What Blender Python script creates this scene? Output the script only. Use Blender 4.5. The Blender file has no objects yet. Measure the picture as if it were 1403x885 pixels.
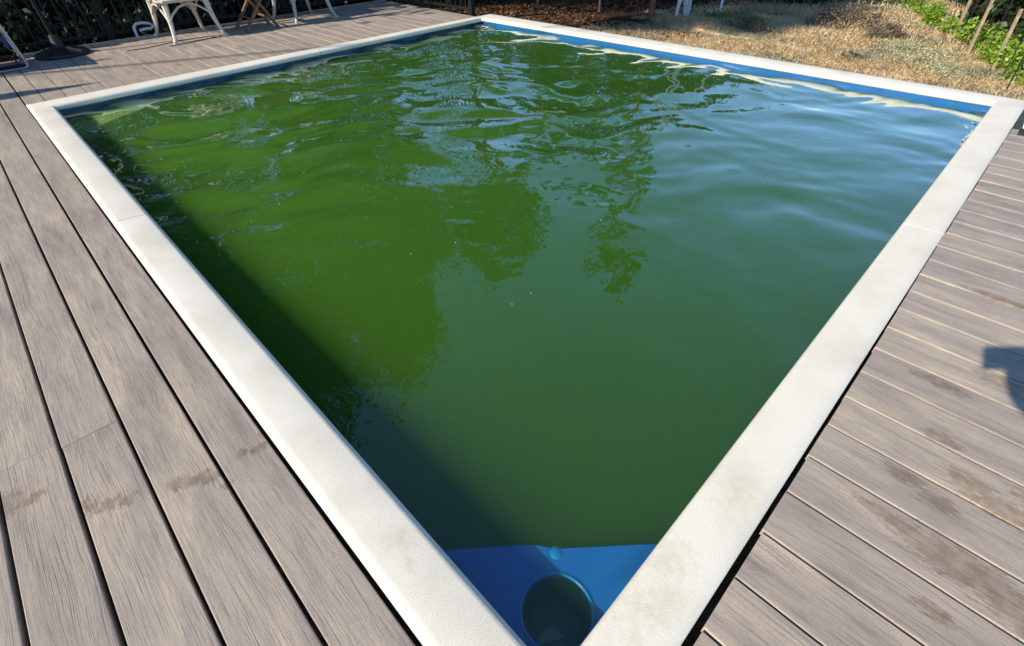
import bpy, math, random
import numpy as np
from mathutils import Vector, Matrix
random.seed(7); rng = np.random.default_rng(7)
SC = bpy.context.scene; COL = SC.collection
R = math.radians

# ------------------------------------------------------------------ camera
CAM = Vector((-0.22373, -0.13715, 1.16))
CR = Vector((0.70991238, -0.7040548, -0.01820011)).normalized()
CF = Vector((0.51937552, 0.5408006, -0.66165231)).normalized()
CU = CR.cross(CF).normalized()
cam = bpy.data.cameras.new('camera'); co = bpy.data.objects.new('camera', cam); COL.objects.link(co)
cam.sensor_width = 36; cam.lens = 659.46/1403*36; cam.clip_start = 0.005; cam.clip_end = 2000
m = Matrix.Identity(4)
for i, v in enumerate((CR, CU, -CF)):
    for j in range(3): m[j][i] = v[j]
m.translation = CAM; co.matrix_world = m; SC.camera = co

# ------------------------------------------------------------------ light
SUN_AZ, SUN_EL = 169.0, 30.1            # direction the sun stands in, ccw from +X
w = bpy.data.worlds.new('World'); SC.world = w; w.use_nodes = True
nt = w.node_tree; nt.nodes.clear()
sky = nt.nodes.new('ShaderNodeTexSky'); sky.sky_type = 'NISHITA'; sky.sun_disc = False
sky.sun_elevation = R(SUN_EL); sky.sun_rotation = R(90-SUN_AZ); sky.air_density = 1.0; sky.dust_density = 0.0; sky.ozone_density = 6.0
bg = nt.nodes.new('ShaderNodeBackground'); bg.inputs[1].default_value = 0.145
ow = nt.nodes.new('ShaderNodeOutputWorld'); nt.links.new(sky.outputs[0], bg.inputs[0]); nt.links.new(bg.outputs[0], ow.inputs[0])
sl = bpy.data.lights.new('sun', 'SUN'); sl.energy = 5.0; sl.angle = R(0.5); sl.color = (1, .91, .78)
so = bpy.data.objects.new('sun', sl); COL.objects.link(so)
sd = Vector((-math.cos(R(SUN_AZ))*math.cos(R(SUN_EL)), -math.sin(R(SUN_AZ))*math.cos(R(SUN_EL)), -math.sin(R(SUN_EL))))
so.rotation_euler = sd.to_track_quat('-Z', 'Y').to_euler()
SC.view_settings.view_transform = 'Standard'; SC.view_settings.look = 'None'; SC.view_settings.gamma = 1; SC.view_settings.exposure = 0.6
SC.cycles.volume_bounces = 3; SC.cycles.max_bounces = 8; SC.cycles.transparent_max_bounces = 16
SC.cycles.use_denoising = True

# ------------------------------------------------------------------ material helpers
class NT:
    def __init__(s, name):
        s.m = bpy.data.materials.new(name); s.m.use_nodes = True; s.t = s.m.node_tree; s.t.nodes.clear()
        s.out = s.n('OutputMaterial')
    def n(s, kind, **kw):
        nd = s.t.nodes.new('ShaderNode'+kind)
        for k, v in kw.items(): setattr(nd, k, v)
        return nd
    def l(s, a, b): s.t.links.new(a, b)
    def val(s, sock, v):
        if hasattr(v, 'is_linked') or isinstance(v, bpy.types.NodeSocket): s.l(v, sock)
        else: sock.default_value = v
    def math(s, op, a, b=None, c=None, clamp=False):
        nd = s.n('Math', operation=op, use_clamp=clamp); s.val(nd.inputs[0], a)
        if b is not None: s.val(nd.inputs[1], b)
        if c is not None: s.val(nd.inputs[2], c)
        return nd.outputs[0]
    def vmath(s, op, a, b=None):
        nd = s.n('VectorMath', operation=op); s.val(nd.inputs[0], a)
        if b is not None: s.val(nd.inputs[1], b)
        return nd.outputs[1] if op in ('LENGTH', 'DISTANCE', 'DOT_PRODUCT') else nd.outputs[0]
    def noise(s, vec, scale, detail=4, rough=.5, dist=0):
        nd = s.n('TexNoise'); s.l(vec, nd.inputs['Vector']); nd.inputs['Scale'].default_value = scale
        nd.inputs['Detail'].default_value = detail; nd.inputs['Roughness'].default_value = rough; nd.inputs['Distortion'].default_value = dist
        return nd.outputs[0]
    def ramp(s, fac, stops):
        nd = s.n('ValToRGB'); s.l(fac, nd.inputs[0]); e = nd.color_ramp.elements
        while len(e) < len(stops): e.new(.5)
        for i, (p, c) in enumerate(stops):
            e[i].position = p; e[i].color = (*c, 1) if not isinstance(c, (int, float)) else (c, c, c, 1)
        return nd.outputs[0]
    def mix(s, fac, a, b, blend='MIX'):
        nd = s.n('Mix', data_type='RGBA', blend_type=blend); s.val(nd.inputs[0], fac)
        for k, v in ((6, a), (7, b)):
            if isinstance(v, tuple): v = (*v, 1) if len(v) == 3 else v
            s.val(nd.inputs[k], v)
        return nd.outputs[2]
    def bsdf(s, col=(.5, .5, .5), rough=.6, metal=0, spec=.5, bump=None, bs=.3, bd=.01, **kw):
        p = s.n('BsdfPrincipled')
        if isinstance(col, tuple): col = (*col, 1)
        s.val(p.inputs['Base Color'], col); s.val(p.inputs['Roughness'], rough); p.inputs['Metallic'].default_value = metal
        p.inputs['Specular IOR Level'].default_value = spec
        if bump is not None:
            b = s.n('Bump'); b.inputs['Strength'].default_value = bs; b.inputs['Distance'].default_value = bd
            s.l(bump, b.inputs['Height']); s.l(b.outputs[0], p.inputs['Normal'])
        s.l(p.outputs[0], s.out.inputs[0]); return p

def simple(name, col, rough=.6, metal=0, var=.25, scale=30, bs=.15, bd=.002, spec=.5):
    t = NT(name); tc = t.n('TexCoord').outputs['Object']
    n = t.noise(tc, scale, 5, .6)
    c = t.ramp(n, [(.3, tuple(x*(1-var) for x in col)), (.7, tuple(min(1, x*(1+var)) for x in col))])
    t.bsdf(c, rough, metal, spec, n, bs, bd); return t.m

M = {}
M['black_metal'] = simple('black_metal', (.008, .008, .009), .5, .0, .3, spec=.2)
M['grey_tube'] = simple('grey_tube', (.33, .33, .34), .35, .7, .15)
M['white_resin'] = simple('white_resin', (.50, .45, .36), .5, 0, .16, 18)
M['grey_resin'] = simple('grey_resin', (.38, .365, .33), .5, 0, .16, 18)
M['wood_brown'] = simple('wood_brown', (.15, .075, .032), .55, 0, .4, 24)
M['blue_fabric'] = simple('blue_fabric', (.02, .045, .2), .8, 0, .45, 60)
M['dark_plastic'] = simple('dark_plastic', (.008, .009, .01), .6, 0, .3, 40)
M['stake_wood'] = simple('stake_wood', (.22, .17, .10), .85, 0, .35, 25)
M['white_paint'] = simple('white_paint', (.6, .6, .6), .5, 0, .15, 25)
M['bark'] = simple('bark', (.11, .075, .05), .9, 0, .5, 9, .6, .03)
M['red_bark'] = simple('red_bark', (.16, .06, .035), .9, 0, .5, 9, .6, .03)
M['dry_twig'] = simple('dry_twig', (.3, .22, .14), .9, 0, .4, 9)
M['joist'] = simple('joist', (.05, .04, .03), .9)
M['skin'] = simple('skin', (.55, .32, .22), .5, 0, .06, 14)
M['shirt'] = simple('shirt', (.12, .16, .25), .85, 0, .1, 60)
M['shorts'] = simple('shorts', (.2, .18, .14), .85, 0, .1, 60)
M['hair'] = simple('hair', (.03, .02, .014), .6, 0, .4, 60)
M['hose_white'] = simple('hose_white', (.5, .56, .62), .35, 0, .1)
M['cord_grey'] = simple('cord_grey', (.06, .05, .045), .6, 0, .1)
M['board_pale'] = simple('board_pale', (.5, .4, .3), .8, 0, .2, 12)

def leaf_mat(name, ca, cb, trans=.35):
    t = NT(name); g = t.n('NewGeometry')
    c = t.ramp(g.outputs['Random Per Island'], [(0, ca), (.55, cb), (1, tuple(min(1, x*1.5) for x in cb))])
    d = t.n('BsdfDiffuse'); tr = t.n('BsdfTranslucent'); gl = t.n('BsdfGlossy'); gl.inputs['Roughness'].default_value = .45
    t.l(c, d.inputs[0]); t.l(c, tr.inputs[0]); gl.inputs[0].default_value = (1, 1, 1, 1)
    a = t.n('MixShader'); a.inputs[0].default_value = trans; t.l(d.outputs[0], a.inputs[1]); t.l(tr.outputs[0], a.inputs[2])
    b = t.n('MixShader'); b.inputs[0].default_value = .03; t.l(a.outputs[0], b.inputs[1]); t.l(gl.outputs[0], b.inputs[2])
    t.l(b.outputs[0], t.out.inputs[0]); return t.m
M['leaf_oak'] = leaf_mat('leaf_oak', (.018, .03, .01), (.045, .07, .02))
M['leaf_dark'] = leaf_mat('leaf_dark', (.012, .02, .008), (.03, .045, .016), .2)
M['leaf_vine'] = leaf_mat('leaf_vine', (.07, .13, .012), (.22, .34, .03), .4)
M['leaf_sage'] = leaf_mat('leaf_sage', (.22, .23, .12), (.4, .40, .23), .3)
M['leaf_green_shrub'] = leaf_mat('leaf_green_shrub', (.06, .09, .025), (.16, .2, .06), .3)
M['leaf_brown'] = leaf_mat('leaf_brown', (.05, .04, .028), (.16, .125, .08), .2)

# weathered composite decking: embossed grain along Y, per-board offset, water stains
def deck_mat():
    t = NT('composite_decking'); tc = t.n('TexCoord').outputs['Object']; oi = t.n('ObjectInfo').outputs['Random']
    geo = t.n('NewGeometry').outputs['Position']
    off = t.n('CombineXYZ'); t.val(off.inputs[0], t.math('MULTIPLY', oi, 37.0)); t.val(off.inputs[1], t.math('MULTIPLY', oi, 91.0)); t.val(off.inputs[2], t.math('MULTIPLY', oi, 13.0))
    v = t.vmath('ADD', tc, off.outputs[0])
    # warp across the board gives cathedrals
    wv = t.vmath('MULTIPLY', v, (8.0, 1.6, 1.0)); wn = t.noise(wv, 1.0, 2, .5)
    sx = t.n('SeparateXYZ'); t.l(v, sx.inputs[0])
    wob = t.noise(t.vmath('MULTIPLY', v, (45.0, 11.0, 1.0)), 1.0, 2, .5)
    x2 = t.math('ADD', t.math('ADD', t.math('MULTIPLY', sx.outputs[0], 1.0), t.math('MULTIPLY', wn, .05)), t.math('MULTIPLY', wob, .0035))
    cv = t.n('CombineXYZ'); t.l(x2, cv.inputs[0]); t.val(cv.inputs[1], t.math('MULTIPLY', sx.outputs[1], .013)); t.l(sx.outputs[2], cv.inputs[2])
    lines = t.noise(cv.outputs[0], 420, 2, .5)
    crack = t.ramp(lines, [(.35, 0.0), (.44, 1.0), (1, 1.0)])
    lines2 = t.noise(t.vmath('ADD', cv.outputs[0], (3.3, 1.1, 0)), 1100, 2, .5)
    crack2 = t.ramp(lines2, [(.36, .35), (.46, 1.0), (1, 1.0)])
    crack = t.math('MULTIPLY', crack, crack2)
    fine = t.noise(t.vmath('MULTIPLY', v, (380.0, 7.0, 1.0)), 1.0, 3, .6)
    speck = t.noise(v, 320, 3, .6)
    streak = t.noise(t.vmath('MULTIPLY', v, (16.0, 2.6, 1.0)), 1.0, 4, .6, .3)
    base = t.ramp(streak, [(.25, (.26, .215, .178)), (.42, (.39, .325, .26)), (.58, (.49, .405, .305)), (.76, (.62, .50, .35))])
    base = t.mix(t.math('MULTIPLY', oi, .30), base, (.335, .285, .25))
    base = t.mix(t.math('MULTIPLY', t.math('SUBTRACT', 1.0, crack), .5), base, (.15, .12, .105))
    base = t.mix(.5, base, t.ramp(fine, [(.3, .74), (.7, 1.0)]), 'MULTIPLY')
    base = t.mix(.3, base, t.ramp(speck, [(.35, .5), (.6, 1.0)]), 'MULTIPLY')
    big = t.noise(geo, 1.6, 3, .5)
    base = t.mix(.5, base, t.ramp(big, [(.3, .8), (.7, 1.0)]), 'MULTIPLY')
    # stains, world position: (x, y, rx, ry)
    spots = [(-.733, 1.255, .05, .045), (-.68, 1.228, .03, .02), (-.578, 1.098, .022, .035), (-.54, 1.066, .035, .02), (-.505, 1.045, .026, .02),
             (-.395, .998, .028, .024), (-.355, .975, .04, .016), (-.325, .952, .03, .018), (-.235, .969, .018, .016), (-.3, .902, .02, .014), (-.19, .95, .03, .014), (-.168, .99, .012, .02),
             (1.075, -.49, .034, .06), (1.045, -.57, .04, .09), (.985, -.365, .026, .05), (1.185, -.404, .02, .05), (.812, -.53, .05, .16), (.83, -.37, .02, .09),
             (.79, -.66, .06, .12), (1.56, -.50, .03, .08), (2.06, -.42, .026, .13), (.96, -.45, .026, .045), (1.13, -.66, .04, .09), (.66, -.5, .02, .04), (1.42, -.36, .02, .09), (.35,-.4,.02,.04)]
    # ragged edges stepped along the grain
    rag = t.noise(t.vmath('MULTIPLY', geo, (150.0, 30.0, 1.0)), 1.0, 4, .7)
    tot = None
    for (x, y, rx, ry) in spots:
        d = t.vmath('LENGTH', t.vmath('MULTIPLY', t.vmath('SUBTRACT', geo, (x, y, 0)), (1/rx, 1/ry, 0)))
        tot = d if tot is None else t.math('MINIMUM', tot, d)
    se = t.math('ADD', tot, t.math('MULTIPLY', t.math('SUBTRACT', rag, .5), 3.4))
    sm = t.math('MULTIPLY', t.math('SUBTRACT', 1.05, se), 4.0, clamp=True)
    sm = t.math('MULTIPLY', sm, t.ramp(t.noise(geo, 30, 3, .6), [(.35, .45), (.6, 1.0)]))
    base = t.mix(t.math('MULTIPLY', sm, .8), base, (.55, .46, .385), 'MULTIPLY')
    ht = t.math('ADD', t.math('MULTIPLY', crack, 1.0), t.math('MULTIPLY', fine, .5))
    t.bsdf(base, .62, 0, .35, ht, .4, .0014); return t.m
M['deck'] = deck_mat()

def coping_mat():
    t = NT('white_coping'); geo = t.n('NewGeometry').outputs['Position']
    n1 = t.noise(geo, 260, 3, .6); n2 = t.noise(geo, 3.5, 5, .6); n3 = t.noise(geo, 60, 4, .6)
    c = t.ramp(n2, [(.3, (.61, .565, .465)), (.55, (.70, .66, .55)), (.75, (.72, .685, .59))])
    c = t.mix(.22, c, t.ramp(n1, [(.36, .55), (.55, 1.0)]), 'MULTIPLY')
    c = t.mix(t.ramp(n3, [(.66, 0.0), (.76, .35)]), c, (.4, .33, .22))
    spots = [(.225, -.045, .045, .055), (.28, -.09, .06, .04), (-.062, .446, .03, .035), (-.078, .385, .015, .02), (.17,-.075,.02,.02), (.62, -.08, .06, .04), (.36,-.04,.06,.05)]
    tot = None
    for (x, y, rx, ry) in spots:
        d = t.vmath('LENGTH', t.vmath('MULTIPLY', t.vmath('SUBTRACT', geo, (x, y, 0)), (1/rx, 1/ry, 0)))
        tot = d if tot is None else t.math('MINIMUM', tot, d)
    n4 = t.noise(geo, 45, 5, .7)
    sm = t.math('SUBTRACT', 1.0, t.math('ADD', t.math('MULTIPLY', tot, .7), t.math('MULTIPLY', t.math('SUBTRACT', n4, .5), 3.0)), clamp=True)
    c = t.mix(t.math('MULTIPLY', sm, .32), c, (.42, .38, .2))
    t.bsdf(c, .75, 0, .3, n1, .5, .0016); return t.m
M['coping'] = coping_mat()

def liner_mat(name, ca, cb, scum=False):
    t = NT(name); g = t.n('TexCoord').outputs['Object']; n = t.noise(g, 1.7, 4, .6); n2 = t.noise(g, 7, 2, .5)
    c = t.ramp(n, [(.3, ca), (.7, cb)])
    sz = t.n('SeparateXYZ'); t.l(t.n('NewGeometry').outputs['Position'], sz.inputs[0])
    sc = t.ramp(t.math('ADD', t.math('MULTIPLY', sz.outputs[2], -10.0), t.math('MULTIPLY', n, .12)), [(.68, 0.0), (.80, .25), (1, .4)])
    if scum: c = t.mix(sc, c, (.03, .10, .05))
    t.bsdf(c, .22, 0, .5, n2, .25, .01); return t.m
M['liner'] = liner_mat('blue_liner', (.002, .065, .22), (.003, .10, .32), True)
M['algae_liner'] = liner_mat('algae_liner', (.42, .58, .16), (.62, .74, .28))
M['step_liner'] = liner_mat('step_liner', (.001, .095, .36), (.002, .15, .52))
M['dark_liner'] = liner_mat('dark_liner', (.02, .06, .05), (.03, .09, .08))
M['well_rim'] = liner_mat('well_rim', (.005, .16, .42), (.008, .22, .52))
M['well_dark'] = liner_mat('well_dark', (.008, .045, .08), (.012, .06, .10))
M['well_plate'] = liner_mat('well_plate', (.28, .4, .36), (.4, .5, .42))

def water_mat():
    t = NT('water_surface'); geo = t.n('NewGeometry').outputs['Position']
    n = t.noise(t.vmath('MULTIPLY', geo, (1.0, 1.0, 0.0)), 9, 2, .5, .4)
    b = t.n('Bump'); b.inputs['Strength'].default_value = .25; b.inputs['Distance'].default_value = .006; t.l(n, b.inputs['Height'])
    fr = t.n('Fresnel'); fr.inputs['IOR'].default_value = 1.42; t.l(b.outputs[0], fr.inputs['Normal'])
    tr = t.n('BsdfTransparent'); gl = t.n('BsdfGlossy'); gl.inputs['Roughness'].default_value = .004; t.l(b.outputs[0], gl.inputs['Normal'])
    ff = t.math('MULTIPLY', t.math('MINIMUM', t.math('MULTIPLY', fr.outputs[0], 2.4), .55), t.math('SUBTRACT', 1.0, t.n('NewGeometry').outputs['Backfacing']))
    mx = t.n('MixShader'); t.l(ff, mx.inputs[0]); t.l(tr.outputs[0], mx.inputs[1]); t.l(gl.outputs[0], mx.inputs[2])
    t.l(mx.outputs[0], t.out.inputs[0]); return t.m
M['water'] = water_mat()
def turbid_mat():
    t = NT('green_algae_water')
    s = t.n('VolumeScatter'); a = t.n('VolumeAbsorption')
    # sigma_s , sigma_a per metre
    ss = (1.8, 3.95, 0.62); sa = (4.1, 2.65, 4.9)
    ms = max(ss); ma = max(sa)
    s.inputs['Color'].default_value = (ss[0]/ms, ss[1]/ms, ss[2]/ms, 1); s.inputs['Density'].default_value = ms; s.inputs['Anisotropy'].default_value = 0.5
    a.inputs['Color'].default_value = (1-sa[0]/ma, 1-sa[1]/ma, 1-sa[2]/ma, 1); a.inputs['Density'].default_value = ma
    ad = t.n('AddShader'); t.l(s.outputs[0], ad.inputs[0]); t.l(a.outputs[0], ad.inputs[1]); t.l(ad.outputs[0], t.out.inputs['Volume'])
    return t.m
M['turbid'] = turbid_mat()

def ground_mat():
    t = NT('dry_ground'); geo = t.n('NewGeometry').outputs['Position']
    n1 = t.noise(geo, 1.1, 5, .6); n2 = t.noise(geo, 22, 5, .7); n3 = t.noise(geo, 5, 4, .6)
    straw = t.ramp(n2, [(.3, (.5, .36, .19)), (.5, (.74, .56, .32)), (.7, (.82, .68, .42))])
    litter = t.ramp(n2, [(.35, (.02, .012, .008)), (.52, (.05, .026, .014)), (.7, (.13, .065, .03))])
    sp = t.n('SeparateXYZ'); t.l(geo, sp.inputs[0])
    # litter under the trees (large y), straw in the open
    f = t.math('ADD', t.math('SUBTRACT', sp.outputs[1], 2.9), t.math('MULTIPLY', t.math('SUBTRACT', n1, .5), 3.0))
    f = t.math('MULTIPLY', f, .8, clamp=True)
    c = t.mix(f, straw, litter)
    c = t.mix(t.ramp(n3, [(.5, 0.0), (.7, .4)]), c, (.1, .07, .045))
    t.bsdf(c, .95, 0, .1, n2, .8, .03); return t.m
M['ground'] = ground_mat()
def grass_mat(name, cols, patch=None):
    t = NT(name); g = t.n('NewGeometry')
    c = t.ramp(g.outputs['Random Per Island'], cols)
    if patch:
        n = t.noise(g.outputs['Position'], 1.3, 3, .5); c = t.mix(t.ramp(n, [(.52, 0.0), (.62, .75)]), c, patch)
        n = t.noise(g.outputs['Position'], 2.1, 3, .5); c = t.mix(t.ramp(n, [(.25, .35), (.34, 0.0)]), c, (.42, .22, .1))
    d = t.n('BsdfDiffuse'); tr = t.n('BsdfTranslucent'); t.l(c, d.inputs[0]); t.l(c, tr.inputs[0])
    a = t.n('MixShader'); a.inputs[0].default_value = .4; t.l(d.outputs[0], a.inputs[1]); t.l(tr.outputs[0], a.inputs[2]); t.l(a.outputs[0], t.out.inputs[0]); return t.m
M['straw'] = grass_mat('straw', [(0, (.6, .43, .24)), (.15, (.93, .72, .42)), (.8, (.96, .80, .50)), (1, (.93, .87, .68))], (.60, .62, .42))

# ------------------------------------------------------------------ geometry helpers
class MB:
    def __init__(s): s.v = []; s.f = []
    def box(s, x0, x1, y0, y1, z0, z1):
        k = len(s.v); s.v += [(x, y, z) for z in (z0, z1) for y in (y0, y1) for x in (x0, x1)]
        s.f += [tuple(k+i for i in q) for q in ((0, 2, 3, 1), (4, 5, 7, 6), (0, 1, 5, 4), (2, 6, 7, 3), (0, 4, 6, 2), (1, 3, 7, 5))]; return s
    def bar(s, a, b, w_, h_, up=(0, 0, 1), taper=1.0):
        a = Vector(a); b = Vector(b); d = (b-a).normalized(); x = d.cross(Vector(up))
        if x.length < 1e-4: x = Vector((1, 0, 0))
        x.normalize(); y = x.cross(d); k = len(s.v)
        for p, q in ((a, 1), (b, taper)):
            for sx, sy in ((-1, -1), (1, -1), (1, 1), (-1, 1)): s.v.append(tuple(p+x*sx*w_/2*q+y*sy*h_/2*q))
        s.f += [(k, k+1, k+2, k+3), (k+7, k+6, k+5, k+4)]+[(k+i, k+4+i, k+4+(i+1) % 4, k+(i+1) % 4) for i in range(4)]; return s
    def tube(s, pts, r, n=8, r2=None, closed=False):
        pts = [Vector(p) for p in pts]; m_ = len(pts); k0 = len(s.v); up = Vector((0.03, .02, 1))
        rs = [r]*m_ if r2 is None else [r+(r2-r)*i/(m_-1) for i in range(m_)]
        if isinstance(r, (list, tuple)): rs = r
        prev = None
        for i, p in enumerate(pts):
            d = (pts[min(i+1, m_-1)]-pts[max(i-1, 0)])
            if closed: d = pts[(i+1) % m_]-pts[i-1]
            d.normalize()
            if prev is None: x = d.cross(up if abs(d.z) < .9 else Vector((1, 0, 0)))
            else: x = prev-d*prev.dot(d)
            x.normalize(); prev = x; y = d.cross(x)
            for j in range(n):
                a = 2*math.pi*j/n; s.v.append(tuple(p+(x*math.cos(a)+y*math.sin(a))*rs[i]))
        for i in range(m_ if closed else m_-1):
            for j in range(n):
                a = k0+i*n; b = k0+((i+1) % m_)*n; s.f.append((a+j, b+j, b+(j+1) % n, a+(j+1) % n))
        if not closed:
            s.f.append(tuple(k0+j for j in range(n))); s.f.append(tuple(k0+(m_-1)*n+j for j in reversed(range(n))))
        return s
    def lathe(s, prof, n=32, c=(0, 0, 0)):
        k0 = len(s.v)
        for (r, z) in prof:
            for j in range(n):
                a = 2*math.pi*j/n; s.v.append((c[0]+r*math.cos(a), c[1]+r*math.sin(a), c[2]+z))
        for i in range(len(prof)-1):
            for j in range(n): s.f.append((k0+i*n+j, k0+i*n+(j+1) % n, k0+(i+1)*n+(j+1) % n, k0+(i+1)*n+j))
        return s
    def loft(s, rings, cap=True):
        k0 = len(s.v); n = len(rings[0])
        for r in rings: s.v += [tuple(p) for p in r]
        for i in range(len(rings)-1):
            for j in range(n): s.f.append((k0+i*n+j, k0+(i+1)*n+j, k0+(i+1)*n+(j+1) % n, k0+i*n+(j+1) % n))
        if cap: s.f.append(tuple(k0+j for j in range(n))); s.f.append(tuple(k0+(len(rings)-1)*n+j for j in reversed(range(n))))
        return s
    def mesh(s, name, mat, smooth=False):
        me = bpy.data.meshes.new(name); me.from_pydata(s.v, [], s.f); me.materials.append(M[mat] if isinstance(mat, str) else mat); me.update()
        import bmesh
        b = bmesh.new(); b.from_mesh(me); bmesh.ops.recalc_face_normals(b, faces=b.faces); b.to_mesh(me); b.free()
        if smooth:
            me.polygons.foreach_set('use_smooth', [True]*len(me.polygons))
            me.set_sharp_from_angle(angle=R(40))
        return me
    def build(s, name, mat, parent=None, smooth=False):
        return link(name, s.mesh(name, mat, smooth), parent)
def link(name, me, parent=None, loc=None):
    o = bpy.data.objects.new(name, me); COL.objects.link(o)
    if parent is not None: o.parent = parent
    if loc is not None: o.location = loc
    return o
def tag(o, label=None, cat=None, group=None, kind=None):
    if label: o['label'] = label
    if cat: o['category'] = cat
    if group: o['group'] = group
    if kind: o['kind'] = kind
    return o
def empty(name, loc=(0, 0, 0), rz=0):
    o = bpy.data.objects.new(name, None); o.location = loc; o.rotation_euler = (0, 0, rz); o.empty_display_size = .1; COL.objects.link(o); return o
def copy_tree(o, parent=None):
    c = o.copy(); COL.objects.link(c)
    if parent is not None: c.parent = parent
    for ch in list(o.children): copy_tree(ch, c)
    return c
def npmesh(name, V, F, mat, parent=None, smooth=False):
    V = np.asarray(V, dtype=np.float32); F = np.asarray(F, dtype=np.int32); k = F.shape[1]
    me = bpy.data.meshes.new(name); me.vertices.add(len(V)); me.vertices.foreach_set('co', V.ravel())
    me.loops.add(F.size); me.loops.foreach_set('vertex_index', F.ravel())
    me.polygons.add(len(F)); me.polygons.foreach_set('loop_start', np.arange(0, F.size, k, dtype=np.int32)); me.polygons.foreach_set('loop_total', np.full(len(F), k, dtype=np.int32))
    if smooth: me.polygons.foreach_set('use_smooth', np.ones(len(F), dtype=bool))
    me.materials.append(M[mat]); me.update(calc_edges=True); me.validate()
    return link(name, me, parent)
def lerp(a, b, t): return Vector(a)*(1-t)+Vector(b)*t
def RG(x, y):                                           # lumps of the open ground
    return (np.sin(x*3.1+y*1.7)*np.sin(y*2.7-x*1.1)*.012+np.sin(x*7+1)*np.sin(y*6.3)*.006)*(x > 5)+.07*np.maximum(0, np.sin(x*.9+y*.5+.5)*np.sin(y*1.1-x*.4))*(x > 6.3)
def G(x, y):                                            # height of the ground
    if x > 5: z = -.09-.05*min(x-5, 8)
    else: z = -.30
    return z

# ------------------------------------------------------------------ pool
INN = {'L': (0.0007, 5.2387), 'B': (4.6146, 5.3404), 'R': (4.8006, .0211), 'N': (.002, -.0027)}
OUT = {'L': (-.1585, 5.4356), 'B': (4.8899, 5.4519), 'R': (4.972, -.155), 'N': (-.1529, -.1511)}
OUT['B'] = (4.80, 5.452); OUT['R'] = (4.972, -.150)
OUT['B'] = (4.8899, 5.4519)
pool = empty('swimming_pool', (2.4, 2.65, 0)); tag(pool, 'in ground pool with bright blue liner and cream white coping', 'pool', kind='structure')
def P(o): o.parent = pool; o.location = (-2.4, -2.65, 0); return o
W = .155
prof = [(0, -.045), (0, -.004), (.004, -.0006), (.03, .0), (W-.022, 0), (W-.013, -.002), (W-.005, -.008), (W-.0012, -.016), (W, -.023), (W-.0012, -.031), (W-.006, -.039), (W-.014, -.045)]
def side(a, b, s0, s1, name='coping_stone'):
    rings = []
    n = 10
    for i in range(n+1):
        s_ = s0+(s1-s0)*i/n; ring = []
        for t_, z in prof:
            pa = lerp(OUT[a], INN[a], t_/W); pb = lerp(OUT[b], INN[b], t_/W); p = pa*(1-s_)+pb*s_; ring.append((p.x, p.y, z))
        rings.append(ring)
    return P(MB().loft(rings).build(name, 'coping', None, True))
for a, b, j in (('N', 'L', .52), ('L', 'B', .50), ('B', 'R', .55), ('N', 'R', .508)):
    side(a, b, .0002, j-.0003); side(a, b, j+.0003, .9998)
# liner
LI = {'N': (-.02, -.022), 'L': (-.02, 5.32), 'B': (4.637, 5.42), 'R': (4.822, 0.0)}
cen = Vector((2.35, 2.65))
for a, b in (('N', 'L'), ('L', 'B'), ('B', 'R'), ('R', 'N')):
    pa = Vector(LI[a]); pb = Vector(LI[b]); n_ = Vector(((pb-pa).y, -(pb-pa).x)).normalized()
    if n_.dot(cen-pa) > 0: n_ = -n_
    rings = []
    for i in range(25):
        s_ = i/24; p = pa.lerp(pb, s_); wob = .003*math.sin(i*1.7)+.002*math.sin(i*3.1)
        q = p+n_*wob*(0 if i in (0, 24) else 1); o_ = p+n_*.07
        rings.append([(q.x, q.y, -.0465), (q.x, q.y, -1.35), (o_.x, o_.y, -1.35), (o_.x, o_.y, -.0465)])
    P(MB().loft(rings).build('liner_wall', 'liner', None, True))
f_ = MB(); f_.v = [(LI[k][0], LI[k][1], -1.34) for k in 'NRBL']; f_.v += [(LI[k][0], LI[k][1], -1.42) for k in 'NRBL']; f_.f = [(0, 1, 2, 3), (7, 6, 5, 4), (0, 4, 5, 1), (1, 5, 6, 2), (2, 6, 7, 3), (3, 7, 4, 0)]
P(f_.build('pool_floor', 'dark_liner'))
# corner steps (triangular shelves) at near and left corner
def tri_step(pts, z, mat):
    mb = MB(); n = len(pts)
    rings = [[(x, y, -1.34) for x, y in pts], [(x, y, z-.03) for x, y in pts]]
    cx_ = sum(p[0] for p in pts)/n; cy_ = sum(p[1] for p in pts)/n
    rings.append([(x+(cx_-x)*.012, y+(cy_-y)*.012, z-.008) for x, y in pts]); rings.append([(x+(cx_-x)*.05, y+(cy_-y)*.05, z) for x, y in pts])
    mb.loft(rings); return mb
SZ = -.128
# near corner shelf top with a round sunken well: build as ring fan around the circle
wc = Vector((.124, .094)); wr = .084
tri = [Vector((-.019, -.021)), Vector((.475, -.021)), Vector((.44, .012)), Vector((.235,.20)), Vector((.205,.246)), Vector((.012, .418)), Vector((-.019, .446))]
mb = MB(); N_ = 72; inner = []; outer = []
for i in range(N_):
    a = 2*math.pi*i/N_; d = Vector((math.cos(a), math.sin(a))); best = 9
    for k in range(len(tri)):
        p, q = tri[k], tri[(k+1) % len(tri)]; e = q-p; den = d.x*e.y-d.y*e.x
        if abs(den) > 1e-9:
            t_ = ((p.x-wc.x)*e.y-(p.y-wc.y)*e.x)/den; u_ = ((p.x-wc.x)*d.y-(p.y-wc.y)*d.x)/den
            if t_ > 0 and -1e-6 <= u_ <= 1+1e-6: best = min(best, t_)
    inner.append(wc+d*wr); outer.append(wc+d*best)
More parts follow.
